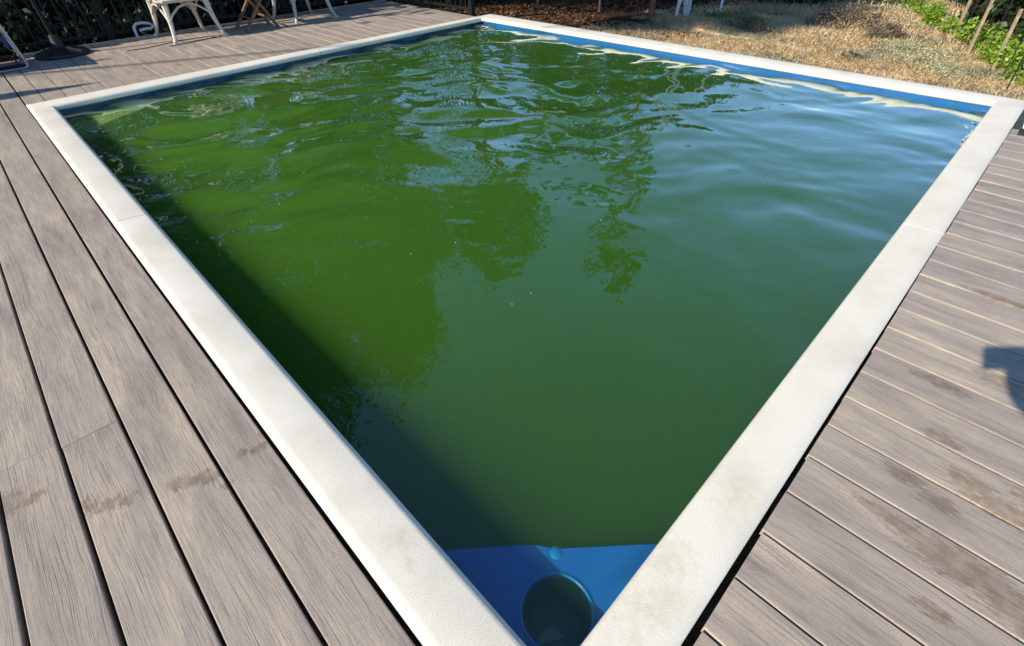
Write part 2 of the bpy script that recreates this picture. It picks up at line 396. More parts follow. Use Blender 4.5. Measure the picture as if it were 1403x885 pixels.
rings = [[(p.x, p.y, SZ) for p in inner], [(wc.x+(p.x-wc.x)*.97+0, wc.y+(p.y-wc.y)*.97, SZ) for p in outer], [(wc.x+(p.x-wc.x)*1.0, wc.y+(p.y-wc.y)*1.0, SZ-.006) for p in outer], [(wc.x+(p.x-wc.x)*1.05, wc.y+(p.y-wc.y)*1.05, SZ-.035) for p in outer], [(wc.x+(p.x-wc.x)*1.10, wc.y+(p.y-wc.y)*1.10, SZ-.10) for p in outer], [(wc.x+(p.x-wc.x)*1.16, wc.y+(p.y-wc.y)*1.16, -1.33) for p in outer]]
mb.loft(rings, cap=False)
stp = P(mb.build('corner_step', 'step_liner', None, True))
rim = MB().lathe([(wr-.001, SZ-.03), (wr-.001, SZ+.001), (wr+.002, SZ+.004), (wr+.006, SZ+.003), (wr+.009, SZ-.002)], 48, (wc.x, wc.y, 0)).build('well_rim', 'well_rim', stp, True)
wl = MB().lathe([(wr, SZ-.0), (wr-.004, SZ-.08), (wr-.02, SZ-.1), (.0005, SZ-.105)], 48, (wc.x, wc.y, 0)).build('round_well', 'well_dark', stp, True)
MB().lathe([(.0005, SZ-.088), (.03, SZ-.088), (.036, SZ-.094), (.036, SZ-.106)], 32, (wc.x-.036, wc.y-.022, 0)).build('drain_plate', 'well_plate', stp, True)
MB().bar((wc.x-.036-.03, wc.y-.022+.02, SZ-.084), (wc.x-.036+.03, wc.y-.022-.02, SZ-.084), .008, .006).build('drain_bar', 'well_dark', stp)
MB().lathe([(.0005, SZ+.004), (.008, SZ+.0038), (.013, SZ+.002), (.02, SZ-.003)], 20, (.226, .186, 0)).build('glow_bump', 'well_rim', stp, True)  # pale bump standing in for a soft reflected glow on the step
s2 = P(tri_step([(-.019, 5.32), (-.019, 4.80), (.05, 4.80), (.3, 4.97), (.62, 5.14), (.72, 5.325)], -.120, 'x').build('corner_step', 'algae_liner', None, True)); s2['label'] = 'yellow green algae coated step under the water'

# water: rippled sheet + turbid body below it
WZ = -.070
def water():
    nx, ny = 250, 285
    N, L_, B_, R_ = (np.array(LI[k]) for k in 'NLBR')
    u, v = np.meshgrid(np.linspace(-.002, 1.002, nx), np.linspace(-.002, 1.002, ny))
    XY = (N[None, None]*((1-u)*(1-v))[..., None]+R_*(u*(1-v))[..., None]+L_*((1-u)*v)[..., None]+B_*(u*v)[..., None])
    x, y = XY[..., 0], XY[..., 1]
    h = np.zeros_like(x); r_ = np.random.default_rng(11)
    # warp field keeps crests short and curved
    wx = x+.10*np.sin(2.1*y+1.3*x+.4)+.06*np.sin(5.3*x-3.1*y); wy = y+.10*np.sin(1.7*x-2.2*y+2.)+.06*np.sin(4.1*y+3.3*x+1.)
    for i in range(90):
        lam = .13*(6.5**r_.random()); k = 2*math.pi/lam; a = R(45)+r_.normal(0, .75)
        amp = lam*.0025*(1.0 if lam > .3 else .75)
        h += amp*np.sin(k*(wx*math.cos(a)+wy*math.sin(a))+r_.random()*6.28)
    d = np.hypot(x+.2, y+.1)
    A = np.clip((d-.7)/2.4, .16, 1.0)
    patch = .75+.35*np.sin(1.9*x+.7*y+1.)*np.sin(1.3*y-.8*x+.3)
    A = A*np.clip(patch, .35, 1.2)
    # calmer towards the right-hand half
    A *= np.where(x-y > 0, np.clip(1-.22*(x-y), .5, 1), 1)
    z = WZ+h*A*1.0
    V = np.stack([x, y, z], -1).reshape(-1, 3)
    i = np.arange(nx*ny).reshape(ny, nx); F = np.stack([i[:-1, :-1], i[:-1, 1:], i[1:, 1:], i[1:, :-1]], -1).reshape(-1, 4)
    return npmesh('water', V, F, 'water', None, True)
wt = water(); tag(wt, 'rippled green pool water reflecting blue sky and trees', 'water', kind='structure')
vb = MB(); zt = WZ-.028
vb.v = [(LI[k][0]+dx, LI[k][1]+dy, zt) for k, dx, dy in (('N', -.01, -.01), ('R', .01, -.01), ('B', .01, .01), ('L', -.01, .01))]
vb.v += [(a, b, -1.36) for a, b, c in vb.v]; vb.f = [(0, 1, 2, 3), (7, 6, 5, 4), (0, 4, 5, 1), (1, 5, 6, 2), (2, 6, 7, 3), (3, 7, 4, 0)]
vo = vb.build('algae_cloud', 'turbid', None); tag(vo, 'cloudy green algae suspended in the pool water', 'algae', kind='stuff')
# floating specks
mb = MB()
for k in range(30):
    x = random.uniform(.2, 4.5); y = random.uniform(.4, 5.0); s_ = random.uniform(.0018, .0045); z = WZ+.006; a = random.random()*3
    if k % 3 == 0:
        mb.bar((x, y, z), (x+s_*3*math.cos(a), y+s_*3*math.sin(a), z+.002), s_*.5, .001)
    else: mb.lathe([(.0002, .002), (s_*.7, .0015), (s_*.8, 0), (s_*.5, -.001)], 6, (x, y, z))
sp_ = mb.build('floating_debris', 'white_paint'); tag(sp_, 'tiny pale seeds and bubbles floating on the water', 'debris', kind='stuff')

# ------------------------------------------------------------------ ground
def ground():
    xs = np.concatenate([np.linspace(-60, -6, 12)[:-1], np.linspace(-6, -.09, 20)[:-1], [-.09], np.linspace(.5, 4.6, 8), [4.9], np.linspace(4.93, 13, 110), np.linspace(13.5, 120, 26)])
    ys = np.concatenate([np.linspace(-60, -5, 12)[:-1], np.linspace(-5, -.1, 40)[:-1], [-.1], np.linspace(.2, 5.2, 60), [5.44], np.linspace(5.6, 12, 70), np.linspace(12.5, 120, 30)])
    X, Y = np.meshgrid(xs, ys); Z = np.vectorize(G)(X, Y)
    rough = RG(X, Y)
    Z = Z+rough
    V = np.stack([X, Y, Z], -1).reshape(-1, 3); nx = len(xs); i = np.arange(X.size).reshape(X.shape)
    F = np.stack([i[:-1, :-1], i[:-1, 1:], i[1:, 1:], i[1:, :-1]], -1).reshape(-1, 4)
    c = V[F].mean(1); keep = ~((c[:, 0] > -.09) & (c[:, 0] < 4.9) & (c[:, 1] > -.1) & (c[:, 1] < 5.44))
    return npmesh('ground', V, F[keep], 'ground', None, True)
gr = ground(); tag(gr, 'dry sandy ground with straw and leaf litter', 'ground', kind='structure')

# ------------------------------------------------------------------ deck: every board its own piece
deck = empty('deck', (0, 0, 0)); tag(deck, 'weathered grey brown composite decking round three sides of the pool', 'deck', kind='structure')
DZ = -.004
bmesh_cache = {}
def board_mesh(wd, ln):
    key = (round(wd, 4), round(ln, 3))
    if key in bmesh_cache: return bmesh_cache[key]
    e = .0028; pr = [(0, -.024), (0, -e), (e*.3, -e*.3), (e, 0), (wd-e, 0), (wd-e*.3, -e*.3), (wd, -e), (wd, -.024)]
    rings = [[(x, 0, z-.0005) for x, z in pr], [(x, .001, z) for x, z in pr], [(x, ln-.001, z) for x, z in pr], [(x, ln, z-.0005) for x, z in pr]]
    me = MB().loft(rings).mesh('board', 'deck', False); bmesh_cache[key] = me; return me
def board(x0, wd, y0, y1):
    return link('board', board_mesh(wd, y1-y0), deck, (x0, y0, DZ+random.uniform(-.0008, .0008)))
# left boards (run along Y)
seams = [-.157, -.298, -.45, -.601, -.748]+[-.748-.148*i for i in range(1, 25)]
joints = {0: 3.9, 1: 2.62, 2: 1.36, 3: 1.392, 4: 3.3}
for k in range(len(seams)-1):
    x1 = seams[k]-(.008 if k == 0 else .0045); x0 = seams[k+1]+.0045; wd = round(x1-x0, 4)
    j = joints.get(k, [2.2, 4.1, 1.2][k % 3])
    if k in (0, 1): board(x0, wd, -2.4, 7.66)
    else:
        o = board(x0+.0015, wd-.0015, -2.4, j-.0003); board(x0, wd, j+.0003, 7.66)
# back boards
xs = [-.157, -.024]
while xs[-1]+.146 < 4.70: xs.append(xs[-1]+.146)
for a, b in zip(xs[:-1], xs[1:]):
    yb = 5.4385+(a+.1)*.0033
    board(a+.0025, round(b-a-.005, 4), round(yb, 2), 7.66)
# right boards
x = .284-.1465*3
while x < 4.15:
    y1 = -.1535-max(.0, .017-.0075*(x+.15))+random.choice((-.0015, 0, .0, .002))
    board(x+.003, .1405, -2.6, round(y1, 4)); x += .1465
RX = x
# joists
def joists(lst, name='joist'):
    for (x0, x1, y0, y1) in lst: MB().box(x0, x1, y0, y1, -.19, -.0295).build(name, 'joist', deck)
joists([(-4.2, -.24, y-.02, y+.02) for y in (-2.2, -1.6, -1.0, -.4, .35, 1.36, 2.0, 2.62, 3.3, 3.9, 4.5, 5.0)]+[(-4.2, 4.68, y-.02, y+.02) for y in (5.55, 6.1, 6.7, 7.3, 7.62)]+[(-.1, RX, y-.02, y+.02) for y in (-.26, -.8, -1.4, -2.0, -2.55)])
# fascia at back edge
MB().box(-4.2, 4.70, 7.665, 7.695, -.16, -.002).build('edge_board', 'board_pale', deck)
MB().box(4.655, 4.70, 5.47, 7.662, -.16, -.034).build('edge_board', 'joist', deck)
MB().box(RX+.002, RX+.03, -2.6, -.17, -.16, -.03).build('edge_board', 'joist', deck)

# ------------------------------------------------------------------ fences
def fence(name, A, B, npick, posts, label, htop=1.15, zb=.05, heavy=None, rot=0):
    A = Vector((A[0], A[1], 0)); B = Vector((B[0], B[1], 0)); root = empty(name, A); d = (B-A); ln = d.length; d.normalize(); ang = math.atan2(d.y, d.x); root.rotation_euler = (0, 0, ang)
    tag(root, label, 'fence', 'black metal fences behind the deck')
    for z in (zb, htop-.12): MB().box(0, ln, -.016, .016, z-.016, z+.016).build('rail', 'black_metal', root)
    pm = MB().box(-.008, .008, -.008, .008, zb-.0, htop).mesh('picket', 'black_metal')
    for i in range(npick): link('picket', pm, root, (ln*(i+.5)/npick, .0, 0))
    qm = MB().box(-.03, .03, -.03, .03, -.35, htop+.08).mesh('fence_post', 'black_metal')
    for s_ in posts: link('fence_post', qm, root, (s_, -.02, 0))
    return root
fence('metal_fence', (-3.2, 7.80), (4.72, 7.80), 74, (0, 2.05, 4.17, 6.3), 'long black picket fence along the back edge of the deck, behind the white chairs')
fence('metal_fence', (4.72, 7.84), (4.74, 5.62), 21, (.12, 2.20), 'short black picket fence ending at the pool corner, right of the deck')
# kick board under short fence
# ------------------------------------------------------------------ furniture
def chair(name, feet, seat_h, mat, label, ang=0):
    """resin garden armchair; feet = front-left, front-right, back-left, back-right (world xy)"""
    cx_ = sum(f[0] for f in feet)/4; cy_ = sum(f[1] for f in feet)/4
    root = empty(name, (cx_, cy_, DZ)); tag(root, label, 'chair', 'pale garden armchairs on the back deck')
    F = [Vector((f[0]-cx_, f[1]-cy_, 0)) for f in feet]
    T = [Vector((f.x*.78, f.y*.78, seat_h-.02)) for f in F]
    for i in range(4):
        pts = [F[i]+Vector((F[i].x*.04, F[i].y*.04, 0))]+[F[i].lerp(T[i], t_)+Vector((F[i].x, F[i].y, 0))*(-.05*math.sin(math.pi*t_)) for t_ in (.12, .3, .5, .7, .85, 1)]
        lg = MB().tube(pts, [.019, .018, .021, .025, .029, .032, .036], 8).build('leg', mat, root, True)
        MB().lathe([(.0005, 0), (.018, 0), (.018, .014), (.014, .02)], 8, tuple(F[i]+Vector((F[i].x*.04, F[i].y*.04, 0)))).build('foot_cap', 'board_pale', lg)
    # arched brackets between legs of each side and front
    for a, b in ((0, 1), (0, 2), (1, 3), (2, 3)):
        pa = F[a].lerp(T[a], .52); pb = F[b].lerp(T[b], .52); top = (T[a]+T[b])/2+Vector((0, 0, -.03))
        pts = [pa.lerp(pb, t_)+Vector((0, 0, 1))*((top.z-pa.z)*(1-(2*t_-1)**2)) for t_ in (0, .12, .3, .5, .7, .88, 1)]
        MB().tube(pts, .011, 6).build('bracket', mat, root, True)
    # seat: slatted moulded seat
    w2 = max(abs(T[0].x), abs(T[1].x))+.05; d2 = max(abs(T[0].y), abs(T[2].y))+.05
    rg = []
    for (k, z) in ((.94, seat_h-.03), (1.0, seat_h-.015), (1.0, seat_h+.0), (.95, seat_h+.01)):
        rg.append([(w2*k*c, d2*k*s_, z) for c, s_ in ((-1, -.8), (-.8, -1), (0, -1.06), (.8, -1), (1, -.8), (1, .8), (.8, 1), (0, 1.02), (-.8, 1), (-1, .8))])
    MB().loft(rg).build('seat', mat, root, True)
    # back with vertical slats and curved rim
    bk = [Vector((w2*math.sin(t_)*1.02, d2*(.75+.25*math.cos(t_)), seat_h+.40*(.55+.45*math.cos(t_)))) for t_ in [R(a) for a in range(-90, 91, 15)]]
    MB().tube([(-w2, -d2*.8, seat_h+.22)]+[tuple(p) for p in bk]+[(w2, -d2*.8, seat_h+.22)], .018, 8).build('back_rim', mat, root, True)
    for k in range(9):
        t_ = R(-68+17*k); p = Vector((w2*math.sin(t_)*1.02, d2*(.75+.25*math.cos(t_)), seat_h+.40*(.55+.45*math.cos(t_))))
        MB().bar((p.x*.86, d2*.86*math.cos(t_*.5), seat_h), tuple(p), .026, .008, (0, 1, .001)).build('back_slat', mat, root)
    for s_ in (-1, 1):
        MB().tube([(s_*w2*.95, -d2*.78, seat_h-.01), (s_*w2*1.0, -d2*.8, seat_h+.22)], .014, 6).build('arm_support', mat, root, True)
        MB().bar((s_*w2, -d2*.85, seat_h+.225), (s_*w2*1.02, d2*.7, seat_h+.235), .055, .014).build('armrest', mat, root)
    return root
chair('garden_chair', [(1.40, 6.90), (1.95, 6.90), (1.38, 7.52), (1.89, 7.44)], .40, 'white_resin', 'cream resin armchair on the deck, left of the folding wooden chair')
chair('garden_chair', [(2.87, 6.95), (3.41, 6.92), (2.80, 7.48), (3.35, 7.50)], .40, 'grey_resin', 'greyish white resin armchair on the deck, right of the folding wooden chair')
# folding wooden chair seen side-on, crossed legs
root = empty('folding_chair', (2.39, 7.02, DZ)); tag(root, 'brown slatted folding wooden chair with crossed legs between the pale armchairs', 'chair')
for y in (-.16, .16):
    MB().bar((-.21, y, .0), (.20, y, .46), .026, .045, (0, 1, 0)).build('leg', 'wood_brown', root)
    MB().bar((.21, y+(.03 if y < 0 else -.03), .0), (-.30, y+(.03 if y < 0 else -.03), .86), .026, .045, (0, 1, 0)).build('leg', 'wood_brown', root)
for k in range(6): MB().box(-.17+k*.065, -.12+k*.065, -.19, .19, .455, .473).build('seat_slat', 'wood_brown', root)
for k in range(3): MB().bar((-.235-.025*k, -.17, .66+.08*k), (-.235-.025*k, .17, .66+.08*k), .015, .055, (0, 0, 1)).build('back_slat', 'wood_brown', root)
MB().tube([(-.10, -.17, .13), (-.10, .17, .13)], .012, 6).build('stretcher', 'wood_brown', root)
MB().tube([(.10, -.14, .13), (.10, .14, .13)], .012, 6).build('stretcher', 'wood_brown', root)
# round bistro table behind the chairs (its top lies above the picture, its shadow on the deck)
# umbrella with heavy round base
root = empty('parasol', (.40, 7.28, DZ)); tag(root, 'black round parasol base with a closed dark parasol at the deck edge', 'parasol')
MB().lathe([(.0005, 0), (.235, 0), (.245, .012), (.235, .03), (.15, .055), (.06, .075), (.05, .09), (.04, .18), (.028, .19)], 40).build('base', 'dark_plastic', root, True)
for k in range(8):
    a = k*math.pi/4; MB().bar((.06*math.cos(a), .06*math.sin(a), .078), (.22*math.cos(a), .22*math.sin(a), .04), .012, .012).build('rib', 'dark_plastic', root)
MB().tube([(0, 0, .1), (0, 0, 2.3)], .019, 12).build('pole', 'black_metal', root, True)
MB().tube([(0, 0, .14), (.04, .0, .14)], .008, 8).build('knob', 'dark_plastic', root)
MB().tube([(0, 0, .95), (0, 0, 1.1), (0, 0, 1.7), (0, 0, 2.25), (0, 0, 2.32)], [.05, .075, .06, .035, .01], 10).build('canopy', 'dark_plastic', root, True)

# recliners
def recliner(loc, rz, label, tall=.0):
    root = empty('recliner', loc, rz); tag(root, label, 'recliner')
    # local +x = foot end, sled base loop on the ground
    def rnd(pts, r=.05):
        out = [Vector(pts[0])]
        for i in range(1, len(pts)-1):
            p, c, n = Vector(pts[i-1]), Vector(pts[i]), Vector(pts[i+1]); a = c+(p-c).normalized()*r; b = c+(n-c).normalized()*r
            for t_ in (0, .25, .5, .75, 1): out.append(a*(1-t_)**2+c*2*t_*(1-t_)+b*t_*t_)
        out.append(Vector(pts[-1])); return out
    for y in (-.30, .30):
        MB().tube(rnd([(-.30, y, .44), (.525, y, .42), (.562, y, .013), (-.55, y, .013)], .045), .011, 8).build('frame_tube', 'grey_tube', root, True)
        MB().tube(rnd([(-.55, y, .02), (.1, y*1.0, .42), (.44, y, .40)], .04), .011, 8).build('frame_tube', 'grey_tube', root, True)
        MB().tube([(-.50, y*.92,   .03), (.54, y*.92, .03)], .019, 8).build('base_rail', 'black_metal', root, True)
    MB().tube([(.50, -.30, .03), (.50, .30, .03)], .011, 8).build('base_rail', 'black_metal', root, True)
    MB().tube([(-.5, -.30, .03), (-.5, .30, .03)], .011, 8).build('base_rail', 'black_metal', root, True)
    rg = []
    for (x, z) in ((-.62, .98), (-.5, .72), (-.33, .40), (-.16, .27), (.0, .29), (.2, .33), (.36, .37), (.47, .36), (.50, .28), (.49, .18)):
        rg.append([(x, -.27, z), (x, 0, z-.03), (x, .27, z), (x+.01, .27, z-.012), (x+.01, 0, z-.042), (x+.01, -.27, z-.012)])
    MB().loft(rg).build('sling_seat', 'blue_fabric', root, True)
    MB().tube([(-.63, -.27, .99), (-.63, .27, .99)], .012, 8).build('head_bar', 'grey_tube', root, True)
    return root
recliner((-.50, 7.14, DZ), 0, 'reclining garden chair with blue sling and grey tube frame at the left edge')
root = empty('parasol', (-3.46, 6.50, DZ)); tag(root, 'added unseen closed parasol left of the picture, shaped to cast the pointed shadow on the boards', 'parasol')
MB().lathe([(.0005, 0), (.235, 0), (.245, .012), (.235, .03), (.15, .055), (.06, .075), (.05, .09), (.04, .18), (.028, .19)], 40).build('base', 'dark_plastic', root, True)
MB().tube([(0, 0, .1), (0, 0, 2.2)], .019, 12).build('pole', 'black_metal', root, True)
MB().tube([(0, 0, .9), (0, 0, 1.1), (0, 0, 1.6), (0, 0, 1.93), (0, 0, 2.31)], [.10, .135, .13, .11, .004], 10).build('canopy', 'blue_fabric', root, True)  # parasol added out of view, canopy tapered to cast a pointed shadow

# looped white pipe at the fence
pts = [(1.22, 7.735, -.10), (1.22, 7.735, .045), (1.225, 7.74, .085), (1.26, 7.745, .115), (1.33, 7.745, .12), (1.40, 7.745, .105), (1.435, 7.745, .075), (1.40, 7.745, .052), (1.33, 7.745, .055), (1.27, 7.745, .045)]
o = MB().tube(pts, .016, 10).build('hose', 'hose_white', None, True); tag(o, 'pale grey pipe looped up at the deck edge beside the fence post', 'hose')
# thin cord on the deck
pts = [(1.35+.001*k, 6.79, 0) for k in range(1)]
pts = []
for k in range(40):
    t_ = k/39; pts.append((1.02+1.35*t_*(1 if t_ < .62 else (1.24-t_)/t_*1.0), 7.0-.22*t_+.06*math.sin(6*t_)-.05*(t_ > .62), .002))
pts = [(.92, 6.93, .001), (1.1, 6.9, .001), (1.35, 6.98, .001), (1.6, 7.01, .001), (1.78, 7.0, .001), (1.84, 6.96, .001), (1.82, 6.9, .001), (1.70, 6.85, .001), (1.5, 6.80, .001), (1.3, 6.79, .001)]
o = MB().tube(pts, .004, 6).build('cord', 'cord_grey', None, True); tag(o, 'thin dark cord curling on the deck under the cream armchair', 'cord')
# drain cover / black plastic grid on the right deck
root = empty('drain_cover', (4.165, -.225, DZ)); tag(root, 'small black plastic grid cover on the deck by the right pool corner', 'drain cover')
MB().box(-.045, .06, -.045, .035, .0005, .012).build('frame', 'dark_plastic', root)
for k in range(5): MB().box(-.036+k*.019, -.027+k*.019, -.038, .028, .012, .017).build('slat', 'dark_plastic', root)

# ------------------------------------------------------------------ things beyond the pool
def post(name, x, y, h, w_, mat, label, lean=(0, 0), cat='post', group=None):
    z = G(x, y)-.05; o = MB().bar((0, 0, 0), (lean[0], lean[1], h), w_, w_).build(name, mat); o.location = (x, y, z); tag(o, label, cat, group); return o
# white trellis leaning by the trunks
root = empty('trellis', (6.9, 3.78, G(6.9, 3.8))); tag(root, 'weathered white wooden trellis frame standing between brown trunks', 'trellis')
for (x0, x1, t_) in ((-.10, -.02, .03), (.12, .16, .028), (.20, .25, .035)):
    MB().bar((x0, 0, -.02), (x1, .0, 1.6), t_, t_).build('upright', 'white_paint', root)
MB().bar((-.08, .02, .12), (.2, .02, .62), .022, .022).build('brace', 'white_paint', root)
MB().bar((.15, .03, .12), (-.05, .03, .62), .022, .022).build('brace', 'white_paint', root)
for z in (.7, 1.1, 1.5): MB().bar((-.07, .0, z), (.24, .0, z), .022, .022).build('rung', 'white_paint', root)
post('post', 7.88, 3.68, 1.5, .035, 'white_paint', 'thin grey white post standing alone right of the trellis', (.05, .03))
# wooden stakes and thin metal stakes along the vines
SG = 'stakes along the vine row'
sts = [(9.05, 1.10, .62, .032, 'stake_wood', 'pair-left wooden stake, upper left of the leaning stakes by the vines', (.12, .05)),
       (8.70, .90, .74, .032, 'stake_wood', 'taller wooden stake leaning beside its twin by the vines', (.14, .04)),
       (7.42, .55, .62, .028, 'stake_wood', 'middle wooden stake in front of the vines with dark woods behind', (.2, .06)),
       (6.71, .24, .52, .026, 'stake_wood', 'wooden stake nearest the pool, right part of the vine row', (.16, .05))]
for (x, y, h, w_, mt, lb, ln) in sts: post('stake', x, y, h, w_, mt, lb, ln, 'stake', SG)
ths = [(8.35, .78, .55, 'thin dark metal stake at the foot of the twin wooden stakes'), (7.15, .38, .55, 'thin metal stake with white tip between two wooden stakes'),
       (6.35, .12, .60, 'thin metal stake with white tip just beside the nearest wooden stake'), (5.66, .02, .50, 'long thin wire stake nearest the pool corner, right edge'),
       (10.4, 1.6, .6, 'far thin stake with white tip at the upper end of the vine row')]
for (x, y, h, lb) in ths:
    root = empty('metal_stake', (x, y, G(x, y)-.02)); tag(root, lb, 'stake', 'thin metal stakes along the vine row')
    MB().bar((0, 0, 0), (.14, .04, h), .008, .008).build('rod', 'black_metal', root)
    MB().bar((.14, .04, h-.002), (.162, .046, h+.09), .022, .012).build('tip', 'white_paint', root)

def leaves(n, centers, spread, size, flat=.0, seed=0, aspect=.62):
    r_ = np.random.default_rng(seed); c = np.asarray(centers)[r_.integers(0, len(centers), n)]
    sp = np.asarray(spread) if np.ndim(spread) else np.array([spread]*3)
    p = c+r_.normal(0, 1, (n, 3))*sp*.5
    a = r_.normal(0, 1, (n, 3)); a[:, 2] *= (1-flat); a /= np.linalg.norm(a, axis=1)[:, None]
    b = r_.normal(0, 1, (n, 3)); b[:, 2] *= (1-flat); b -= a*(a*b).sum(1)[:, None]; b /= np.linalg.norm(b, axis=1)[:, None]
    s_ = size*(.6+.8*r_.random(n))[:, None]
    V = np.stack([p-a*s_*.5, p+b*s_*aspect*.5+a*s_*.05, p+a*s_*.5, p-b*s_*aspect*.5+a*s_*.05], 1).reshape(-1, 3)
    return V, np.arange(n*4).reshape(n, 4)
def tree(name, x, y, h, cr, cb, n, label, mat='leaf_oak', bark='bark', seed=1, tr=.14, size=.16, lean=(0, 0), ncl=70, group='trees behind the deck'):
    r_ = random.Random(seed); z0 = G(x, y)-.1; root = empty(name, (x, y, z0)); tag(root, label, 'tree', group)
    top = Vector((lean[0], lean[1], h*.86)); pts = [Vector((0, 0, 0))]
    for k in range(1, 7): pts.append(Vector((lean[0]*k/6+r_.uniform(-.1, .1)*k/6, lean[1]*k/6+r_.uniform(-.1, .1)*k/6, h*.86*k/6)))
    MB().tube(pts, [tr*(1.25 if k == 0 else 1)*(1-.14*k) for k in range(7)], 9).build('trunk', bark, root, True)
    cz = (h+cb)/2; ch = (h-cb)/2; cl = []; lm = MB()
    for k in range(ncl):
        a = r_.random()*6.28; e = r_.uniform(-1, 1); rr = (1-e*e)**.5*(.45+.55*r_.random()**.5)
        p = Vector((lean[0]*.8+cr*rr*math.cos(a), lean[1]*.8+cr*rr*math.sin(a), cz+ch*e*(.75+.25*r_.random()))); cl.append(tuple(p))
        if k % 5 == 0:
            b0 = pts[6] if cb > 8 else pts[2+(k//5) % 4]; mid = b0.lerp(p, .5)+Vector((0, 0, .15)); lm.tube([b0, mid, p], [tr*.4, tr*.22, tr*.07], 5)
    lm.build('limb', bark, root, True)
    V, F = leaves(n, cl, (cr*.26, cr*.26, ch*.22), size, 0, seed)
    o = npmesh('crown', V, F, mat, root); return root
def bush(name, x, y, rad, h, n, mat, label, cat='shrub', group=None, size=.05, seed=3, dz=0, kind=None):
    r_ = random.Random(seed); root = empty(name, (x, y, G(x, y)+dz)); tag(root, label, cat, group, kind)
    cl = []; st = MB()
    for k in range(16):
        a = r_.random()*6.28; q = r_.random()**.5; p = (rad*q*math.cos(a), rad*q*math.sin(a), h*(.25+.75*r_.random())*(1-.55*q*q)); cl.append(p)
        st.tube([(0, 0, -.03), (p[0]*.45, p[1]*.45, p[2]*.55), p], [.012, .009, .004], 4)
    st.build('stems', 'dry_twig', root); V, F = leaves(n, cl, (rad*.34, rad*.34, h*.3), size, 0, seed)
    V[:, 2] = np.maximum(V[:, 2], -.02)
    npmesh('foliage', V, F, mat, root); return root

tree('oak_tree', 3.6, 10.6, 10.2, 2.9, 1.9, 24000, 'tall dark oak beyond the back fence, its crown mirrored in the middle of the pool', seed=1, tr=.2)
tree('oak_tree', -.3, 11.1, 13.0, 3.2, 3.0, 24000, 'tallest dark oak behind the fence, over the left part of the deck', seed=2, tr=.24)
tree('oak_tree', -4.2, 11.2, 12.5, 3.2, 3.8, 12000, 'big dark oak behind the fence left of the recliner', seed=3, tr=.22)
tree('oak_tree', -9.0, 12.0, 14.4, 2.5, 9.8, 12000, 'far left tall oak with high leaning crown shading the woods', seed=4, tr=.25, lean=(.8, -3.6))
tree('oak_tree', -12.0, 13.0, 11.4, 1.3, 8.8, 6000, 'far left leaning oak with small high crown beyond the parasol', seed=15, tr=.06, lean=(4.4, -7.6))
tree('oak_tree', -8.5, 14.0, 11.0, 3.4, 4, 9000, 'leftmost oak at the back of the woods', seed=5, tr=.22)
tree('oak_tree', 7.6, 8.8, 7.4, 1.4, 4.6, 4200, 'slender oak right of the fence corner with red brown trunk', seed=6, tr=.10, bark='red_bark')
tree('oak_tree', 10.2, 7.6, 3.5, 1.9, .8, 8000, 'low bushy dark tree in the shade beyond the pool', seed=7, tr=.12)
tree('oak_tree', 12.6, 6.4, 3.2, 2.0, .8, 8000, 'low bushy dark tree behind the trellis', seed=8, tr=.12)
tree('oak_tree', 1.9, 14.2, 10.5, 3.4, 1.0, 20000, 'dark tree standing deeper in the woods behind the oaks', 'leaf_dark', seed=9, tr=.2)
tree('oak_tree', 7.3, 12.5, 8.5, 3.0, 1.5, 9000, 'dark tree deep in the woods beyond the fence corner', 'leaf_dark', seed=10, tr=.2)
tree('slim_tree', 6.43, 3.95, 4.5, .42, 2.9, 900, 'slim reddish trunk left of the white trellis', 'leaf_oak', 'red_bark', seed=11, tr=.035, size=.1, ncl=25, group='slim trunks by the trellis')
tree('slim_tree', 6.72, 4.12, 3.0, .4, 2.0, 500, 'slim red brown trunk close behind the white trellis', 'leaf_oak', 'red_bark', seed=12, tr=.04, size=.1, ncl=25, group='slim trunks by the trellis')
tree('slim_tree', 6.82, 5.1, 3.2, .5, 2.0, 900, 'very thin pale sapling in the shade, left of the red trunks', 'leaf_dark', 'dry_twig', seed=13, tr=.015, size=.1, ncl=25, group='slim trunks by the trellis')
tree('slim_tree', 6.3, 5.9, 3.2, .5, 2.0, 900, 'thin sapling in deep shade nearest the fence corner', 'leaf_dark', 'bark', seed=14, tr=.016, size=.1, ncl=25, group='slim trunks by the trellis')
